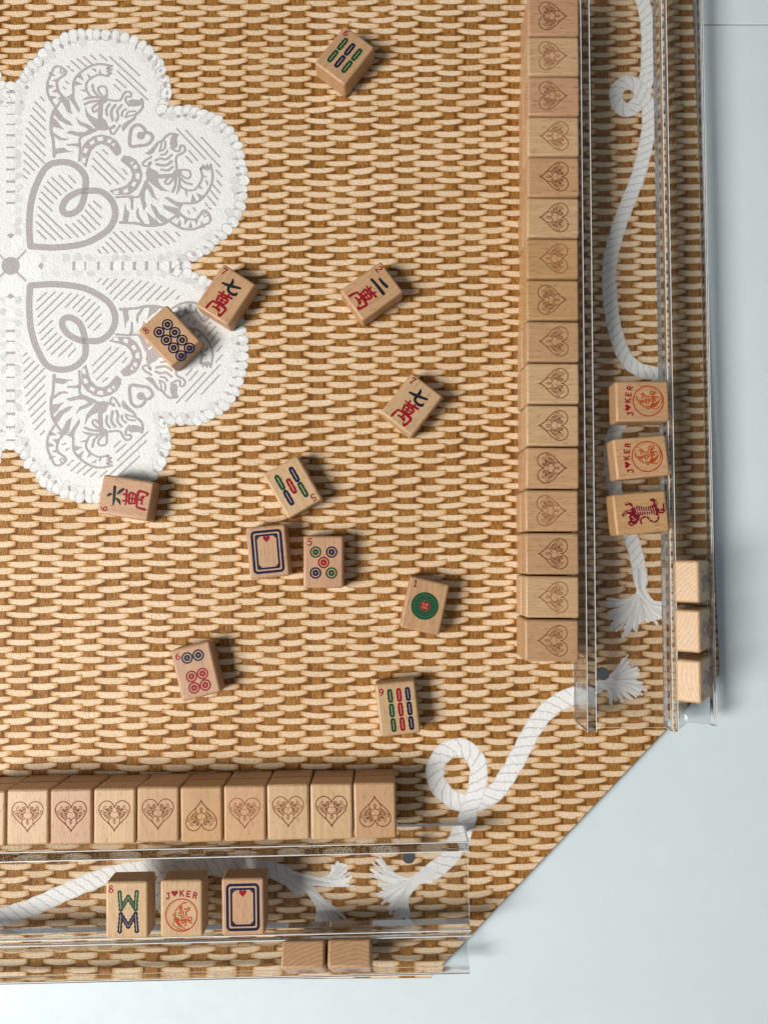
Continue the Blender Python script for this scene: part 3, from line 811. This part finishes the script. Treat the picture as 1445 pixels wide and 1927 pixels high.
def tiger_tile(t):
    cxx, cyy, sc = 591.0, 1579.0, 5.56*1.07
    up, rt = (-0.995, 0.10), (-0.10, -0.995)
    def xf(x, y):
        d = ((x-cxx)/sc, (y-cyy)/sc)
        return loc(d[0]*rt[0]+d[1]*rt[1], d[0]*up[0]+d[1]*up[1])
    a = mk(); a.xf = xf
    a.poly([(505,1525),(560,1508),(640,1520),(700,1502),(722,1482),(715,1462),(690,1456),(678,1436),(712,1424),(752,1440),(764,1486),(752,1518),(790,1545),(815,1528),(816,1482),(838,1465),(852,1492),(846,1552),(820,1584),(770,1585),(700,1590),(640,1596),(580,1606),(566,1660),(540,1695),(492,1722),(458,1708),(448,1680),(472,1662),(462,1622),(474,1598),(440,1590),(418,1618),(392,1622),(388,1596),(420,1562),(470,1548),(500,1524),(472,1500),(430,1508),(414,1482),(450,1468),(500,1482)], smooth=False)
    a.stroke([(592,1692),(582,1660),(602,1632),(648,1622),(690,1660),(735,1672),(768,1640),(764,1600),(725,1585)], 20, step=12)
    part(a, 'tiger_symbol', MAROON, t)
    b = mk(); b.xf = xf; b.z0 = ZF + 8e-5
    for x in range(530, 740, 24):
        b.stroke([(x, 1522), (x+8, 1552)], 6, smooth=False); b.stroke([(x+10, 1592), (x+16, 1562)], 6, smooth=False)
    for s in ([(430,1480),(455,1488)], [(408,1606),(430,1574)], [(450,1568),(486,1560)], [(742,1448),(748,1490)], [(836,1478),(838,1540)], [(780,1560),(815,1560)],
              [(490,1620),(520,1640)], [(500,1660),(536,1650)], [(470,1690),(500,1700)], [(540,1560),(690,1562)],
              [(600,1640),(612,1650)], [(640,1622),(644,1636)], [(676,1648),(684,1640)], [(716,1672),(718,1656)], [(756,1650),(744,1642)], [(768,1614),(750,1612)]):
        b.stroke(s, 6, smooth=False)
    part(b, 'stripe_marking', PALE, t)

def place(art_fn, *a, **k): return None
grp = 'loose tiles scattered on the mat'
# --- loose tiles on the mat
t = tile(648.6, 102, TT, -37.8, 'brown wooden tile with six green and blue bamboo sticks, red 6', grp, 'tan')
numeral(t, '6', -24, 36)
for iy, y in enumerate((15, -15)):
    for ix, x in enumerate((-17, 0, 17)): add(t, 'bamboo_symbol', bamboo(BLUE if ix == 1 else GREEN), x+1, y-1, sc=(1.1, 1.16))
t = tile(424.2, 553.8, TT, -32.8, 'wooden tile with red 7 and black seven character, overlapping the lace print', grp, 'tan'); wan(t, '7')
t = tile(317.3, 631.3, TT, 43, 'wooden tile with eight navy circles lying fully on the lace print', grp, 'tan')
numeral(t, '8', -24, 36)
for i in range(4):
    for x in (-10.5, 10.5): add(t, 'dot_symbol', dot(BLUE), x+2, 21-i*20.2-4)
t = tile(699.1, 547, TT, -54, 'wooden tile with red 2 above two black strokes and a red character', grp, 'tan'); wan(t, '2')
t = tile(774.8, 760.7, TT, -38, 'pale wooden tile with red 7 and black seven character on bare weave', grp, 'pale'); wan(t, '7')
t = tile(236, 936.5, TT, 81.1, 'sideways wooden tile with red 6 and black six character at lace rim', grp, 'pink'); wan(t, '6')
t = tile(550.3, 915.9, TT, 210, 'pale yellowish tile with five bamboo sticks, the middle one red', grp, 'pale')
numeral(t, '5', -24, 36)
for x, y, m in ((-15, 14, GREEN), (15, 14, BLUE), (0, -2, RED), (-15, -18, BLUE), (15, -18, GREEN)): add(t, 'bamboo_symbol', bamboo(m), x+1, y, 0, sc=(1.1, 1.28))
t = tile(503.5, 1038, TT, 5.5, 'pinkish loose tile with empty navy frame and small red heart', grp, 'pink'); soap(t)
t = tile(608.4, 1057.6, TT, 0, 'wooden tile with five circles in green, navy and red', grp, 'pink'); numeral(t, '5', -25, 36)
for x, y, m in ((-14.5, 18, GREEN), (14.5, 18, BLUE), (0, -1, RED), (-14.5, -20, BLUE), (14.5, -20, GREEN)): add(t, 'dot_symbol', dot(m), x+0.5, y)
t = tile(799.3, 1140.5, TT, -12.4, 'wooden tile with one large green disc around a red centre', grp, 'tan'); numeral(t, '1', -25, 36)
a = mk(); a.disc(0, 0, 25, 1.0, 40); part(a, 'disc_symbol', GREEN, t)
a = mk(); a.z0 = ZF + 6e-5; a.ring(0, 0, 20.6, 19.7, 40); a.ring(0, 0, 10.2, 9.4, 30)
for k in range(14):
    an = 2*math.pi*k/14; a.ring(14.8*math.cos(an), 14.8*math.sin(an), 2.8, 2.3, 9)
for k in range(28):
    an = 2*math.pi*k/28; a.stroke([(21.8*math.cos(an), 21.8*math.sin(an)), (23.6*math.cos(an+.06), 23.6*math.sin(an+.06))], 0.5, smooth=False, cap=False)
part(a, 'disc_ornament', ink('pale_green_line', (0.07, 0.17, 0.10)), t)
a = mk(); a.z0 = ZF + 1.6e-4; a.disc(0, 0, 9.2, 1.0, 24); part(a, 'disc_centre', RED, t)
a = mk(); a.z0 = ZF + 2.4e-4
for k in range(4):
    an = math.pi/4 + math.pi/2*k; a.ring(4.2*math.cos(an), 4.2*math.sin(an), 2.3, 1.6, 9)
part(a, 'flower_ornament', PALE, t)
t = tile(748.5, 1334, TT, 6.6, 'wooden tile with nine bamboo sticks in green, red and navy columns', grp, 'pale'); numeral(t, '9', -26, 32)
for ix, m in enumerate((GREEN, RED, BLUE)):
    for y in (24, -2, -28): add(t, 'bamboo_symbol', bamboo(m), -11+16*ix, y)
t = tile(368, 1263.7, TT, 14.2, 'pinkish tile with two navy circles above four red circles', grp, 'pink'); numeral(t, '6', -25, 34)
for x, y, m in ((-10.3, 28, BLUE), (10.3, 28, BLUE), (-10.3, -6, RED), (10.3, -6, RED), (-10.3, -27, RED), (10.3, -27, RED)): add(t, 'dot_symbol', dot(m), x+1, y-1)

# --- the two face-down walls, two tiles high
ORD = ['end', 'second', 'third', 'fourth', 'fifth', 'sixth', 'seventh', 'eighth', 'ninth', 'tenth', 'eleventh', 'twelfth', 'thirteenth', 'fourteenth', 'fifteenth', 'sixteenth']
def wall(p_end, p_far, n, deg, flips, which, group, tones):
    """p_end, p_far: centres of the first and last top tiles (metres)"""
    rw = random.Random(n)
    for i in range(n):
        f = i/(n-1); p = p_end.lerp(p_far, f)
        dirv = (p_far-p_end).normalized(); side = Vector((-dirv.y, dirv.x, 0))
        nth = 'end tile' if i == 0 else ORD[i] + ' tile from the end'
        low = p + side*rw.uniform(-1.6, 1.6)*S + dirv*rw.uniform(-0.2, 0.2)*S
        tile(0, 0, TT, deg + rw.uniform(-0.25, 0.25), f'{nth} in the lower layer of the {which} wall', group, None, low)
        hi = p + side*rw.uniform(-0.8, 0.8)*S
        t_ = tile(0, 0, 2*TT+0.05, deg + rw.uniform(-0.35, 0.35), f'{nth}, upper layer of {which} wall, heart {flips[i][1]}', group, tones[i], hi)
        heart_back(t_, flips[i][0])
toR = (True, 'pointing at rack'); toM = (False, 'pointing away from rack')
# right wall: tile "up" (lobes) is +90 deg turned; a heart tip to the left means lobes to the right
fl = [toM, toM, toM, toR, toR, toM, toM, toM, toR, toM, toM, toM, toM, toR, toR, toR]
fl = [((not f[0]) if False else f[0], f[1]) for f in fl]
tn = ['tan', 'pale', 'tan', 'tan', 'tan', 'pale', 'pale', 'tan', 'gold', 'gold', 'pale', 'tan', 'pale', 'pink', 'pale', 'pink']
wall(P(1038.5, 1206, 2*TT), P(1042, 29, 2*TT), 16, -90.3, fl, 'long', 'long face-down tile wall', tn)
up_ = (False, 'pointing at rack'); dn_ = (True, 'pointing away from rack')
fl2 = [dn_, up_, up_, up_, dn_, up_, up_, up_, up_, up_]
tn2 = ['tan', 'pale', 'pale', 'tan', 'gold', 'tan', 'pale', 'pink', 'pale', 'pale']
wall(P(705.5, 1527, 2*TT), P(-30, 1541.5, 2*TT), 10, 1.2, fl2, 'short', 'short face-down tile wall', tn2)

# ------------------------------------------------------------------ acrylic racks
def prism(name, prof, frame, l0, l1, mat, parent, bevel=1.0):
    e_u, e_l, org = frame
    bm = bmesh.new()
    a = [bm.verts.new(org + e_u*(u*S) + e_l*(l0*S) + Vector((0, 0, z*S))) for u, z in prof]
    b = [bm.verts.new(org + e_u*(u*S) + e_l*(l1*S) + Vector((0, 0, z*S))) for u, z in prof]
    n = len(prof)
    bm.faces.new(a); bm.faces.new(b[::-1])
    for i in range(n): bm.faces.new([a[i], b[i], b[(i+1) % n], a[(i+1) % n]])
    bmesh.ops.recalc_face_normals(bm, faces=bm.faces)
    if bevel: bmesh.ops.bevel(bm, geom=bm.edges[:], offset=bevel*S, segments=2, profile=0.5, affect='EDGES', clamp_overlap=True)
    me = bpy.data.meshes.new(name); bm.to_mesh(me); bm.free()
    o = link(name, me, mat, None); o.parent = parent; o.matrix_parent_inverse = parent.matrix_world.inverted()
    return o
def rack(org, ang, label, length, magnet_u, magnet_l):
    e_u = Vector((math.cos(ang), math.sin(ang), 0)); e_l = Vector((-math.sin(ang), math.cos(ang), 0))
    root = bpy.data.objects.new('acrylic_rack', None); C.objects.link(root); root.empty_display_size = 0.02
    root.location = org
    bpy.context.view_layer.update()
    tag(root, label, 'tile rack', 'clear tile racks')
    fr = (e_u, e_l, org)
    L0, L1 = 0.0, length
    z0 = 0.5
    prism('front_plate', [(0, z0), (17, z0), (17, 85), (0, 85)], fr, L0, L1, ACR, root)
    prism('ledge', [(17.15, 40), (149.8, 40), (149.8, 50), (17.15, 50)], fr, L0, L1, SHEET, root, 0.6)
    prism('lip', [(150, 40), (176.4, 40), (158.6, 65.3), (161, 67.2), (161, 80), (150, 80)], fr, L0, L1, ACR, root)
    prism('back_rest', [(177.0, 39.7), (204, z0), (209.5, 4.6), (205.8, 12.0), (165.2, 70.2), (159.2, 65.8)], fr, L0, L1, DENSE, root, 0.6)
    prism('tray', [(209.8, 5.0), (242.3, 19.5), (239, 26.8), (206.1, 12.1)], fr, L0, L1, DENSE, root, 0.6)
    prism('tray_lip', [(239.3, 26.9), (242.5, 19.7), (246.2, 21.3), (246.0, 41.0), (241.6, 41.0)], fr, L0, L1, ACR, root, 0.5)
    for u, z, w_ in ((0.1, 85.05, 1.3), (15.4, 85.05, 1.5), (150.2, 80.05, 1.6), (159.3, 80.05, 1.5), (241.8, 41.05, 1.2), (244.7, 41.05, 1.2)):
        prism('edge_highlight', [(u, z), (u+w_, z), (u+w_, z+0.5), (u, z+0.5)], fr, L0, L1, EDGE_HIGHLIGHT, root, 0)  # added pale strip: painted bright line along a plate edge
    e0, e1 = (L0-0.6, L0-0.05) if L1 > 0 else (L0+0.05, L0+0.6)
    for p_ in ([(17.3, 48.4), (149.6, 48.4), (149.6, 49.9), (17.3, 49.9)], [(15.4, 1), (16.9, 1), (16.9, 85), (15.4, 85)], [(0.1, 1), (1.4, 1), (1.4, 85), (0.1, 85)],
               [(206.6, 11), (238.8, 25.6), (238.5, 26.5), (206.4, 12)], [(150.1, 41), (151.4, 41), (151.4, 80), (150.1, 80)]):
        prism('end_highlight', p_, fr, e0, e1, EDGE_HIGHLIGHT, root, 0)  # same painted highlight on the cut ends
    bm = bmesh.new()
    bmesh.ops.create_cone(bm, cap_ends=True, segments=32, radius1=11.5*S, radius2=11.5*S, depth=7*S)
    bmesh.ops.bevel(bm, geom=[e for e in bm.edges if abs(e.verts[0].co.z-e.verts[1].co.z) < 1e-7], offset=1.0*S, segments=2, affect='EDGES')
    for f in bm.faces: f.smooth = len(f.verts) == 4
    me = bpy.data.meshes.new('magnet'); bm.to_mesh(me); bm.free()
    mg = link('magnet', me, MAGNET, root)
    mg.location = e_u*(magnet_u*S) + e_l*(magnet_l*S) + Vector((0, 0, 36.2*S))
    return e_u, e_l, org
RR = rack(P(1080, 1356), -R(0.35)+0.0, 'clear acrylic rack beside the long wall, three exposed and three upright tiles', 1570, 43, 92)
BRK = rack(P(872, 1549), -R(90)+R(1.3), 'clear acrylic rack beside the short wall, three exposed and two upright tiles', -1570, 43, -103)

# --- tiles lying face up on the rack ledges
ZE = 50 + TT + 0.1
ge = 'face-up tiles on the rack ledges'
t = tile(1209, 754.5, ZE, 90.5, 'joker tile farthest from the red tiger tile, on the long rack', ge, 'tan'); joker(t)
t = tile(1207, 860, ZE, 95.2, 'slightly tilted joker tile beside the red tiger tile on the long rack', ge, 'tan'); joker(t)
t = tile(1206.5, 965, ZE, 95.2, 'wooden tile with a dark red striped tiger, on the long rack', ge, 'gold'); tiger_tile(t)
t = tile(238.5, 1714, ZE, 1.2, 'wooden tile with green W above navy M and a red 8', ge, 'pale'); numeral(t, '8', -27, 36)
for mat_, up3, yo in ((GREEN, 1, 15.5), (BLUE, -1, -20)):
    pts = [(-14.5, 14), (-12.5, -13.5), (0, 6.5), (12.5, -13.5), (14.5, 14)]
    pts = [(x+2.5, y*up3+yo) for x, y in pts]
    a = mk(); a.stroke(pts, 7.4, smooth=False)
    for i in range(4):
        for f in (0.0, 0.25, 0.5, 0.75, 1.0):
            a.disc(pts[i][0]*(1-f)+pts[i+1][0]*f, pts[i][1]*(1-f)+pts[i+1][1]*f, 4.3, 1.0, 10)
    part(a, 'bamboo_letter_symbol', mat_, t)
    b = mk(); b.z0 = ZF + 8e-5; b.stroke(pts, 1.1, smooth=False); part(b, 'pale_centre_line', PALE, t)
t = tile(341.4, 1711.5, ZE, 1.3, 'joker tile between the W-and-M tile and the framed tile, short rack', ge, 'pale'); joker(t)
t = tile(457, 1708, ZE, 1.4, 'tile with navy frame and red heart on the short rack ledge', ge, 'pink'); soap(t)

# --- upright tiles leaning in the rack trays
def upright(fr, l, label, tone, face, lean=35.0):
    e_u, e_l, org = fr
    SA = Vector((-math.sin(R(lean)), math.cos(R(lean)))); SN = Vector((SA.y, -SA.x))
    a = (e_u*SA.x + Vector((0, 0, SA.y))).normalized(); n = (e_u*SN.x + Vector((0, 0, SN.y))).normalized()
    x = a.cross(n)
    p = org + e_u*(206.4*S) + Vector((0, 0, 12.6*S)) + e_l*(l*S) + a*((TL/2+0.15)*S) + n*(0.25*S)
    M = Matrix((x, a, n)).transposed().to_4x4(); M.translation = p
    o = link('mahjong_tile', TILE); o.matrix_world = M; o.color = wood_tone(tone)
    tag(o, label, 'mahjong tile', 'upright tiles standing in the rack trays')
    if face: face(o)
    return o
def along(fr, px, py, z=95):
    e_u, e_l, org = fr
    return (P(px, py, z)-org).dot(e_l)/S
def dark_wan(o): wan(o, '6')
def dark_wan2(o): wan(o, '7')
def red_dragon(o): tiger_tile(o)
upright(RR, along(RR, 1295, 1094), 'upright tile farthest from the end of the long rack tray', 'pale', red_dragon)
upright(RR, along(RR, 1295, 1187), 'middle one of three upright tiles in the long rack tray', 'pale', dark_wan)
upright(RR, along(RR, 1295, 1281), 'upright tile nearest the cut end of the long rack tray', 'pale', dark_wan2)
upright(BRK, along(BRK, 571, 1788), 'upright tile in short rack tray, farther from the rack end', 'tan', dark_wan, 34.0)
upright(BRK, along(BRK, 658, 1788), 'upright tile in short rack tray, nearer the rack end', 'tan', dark_wan2, 34.0)
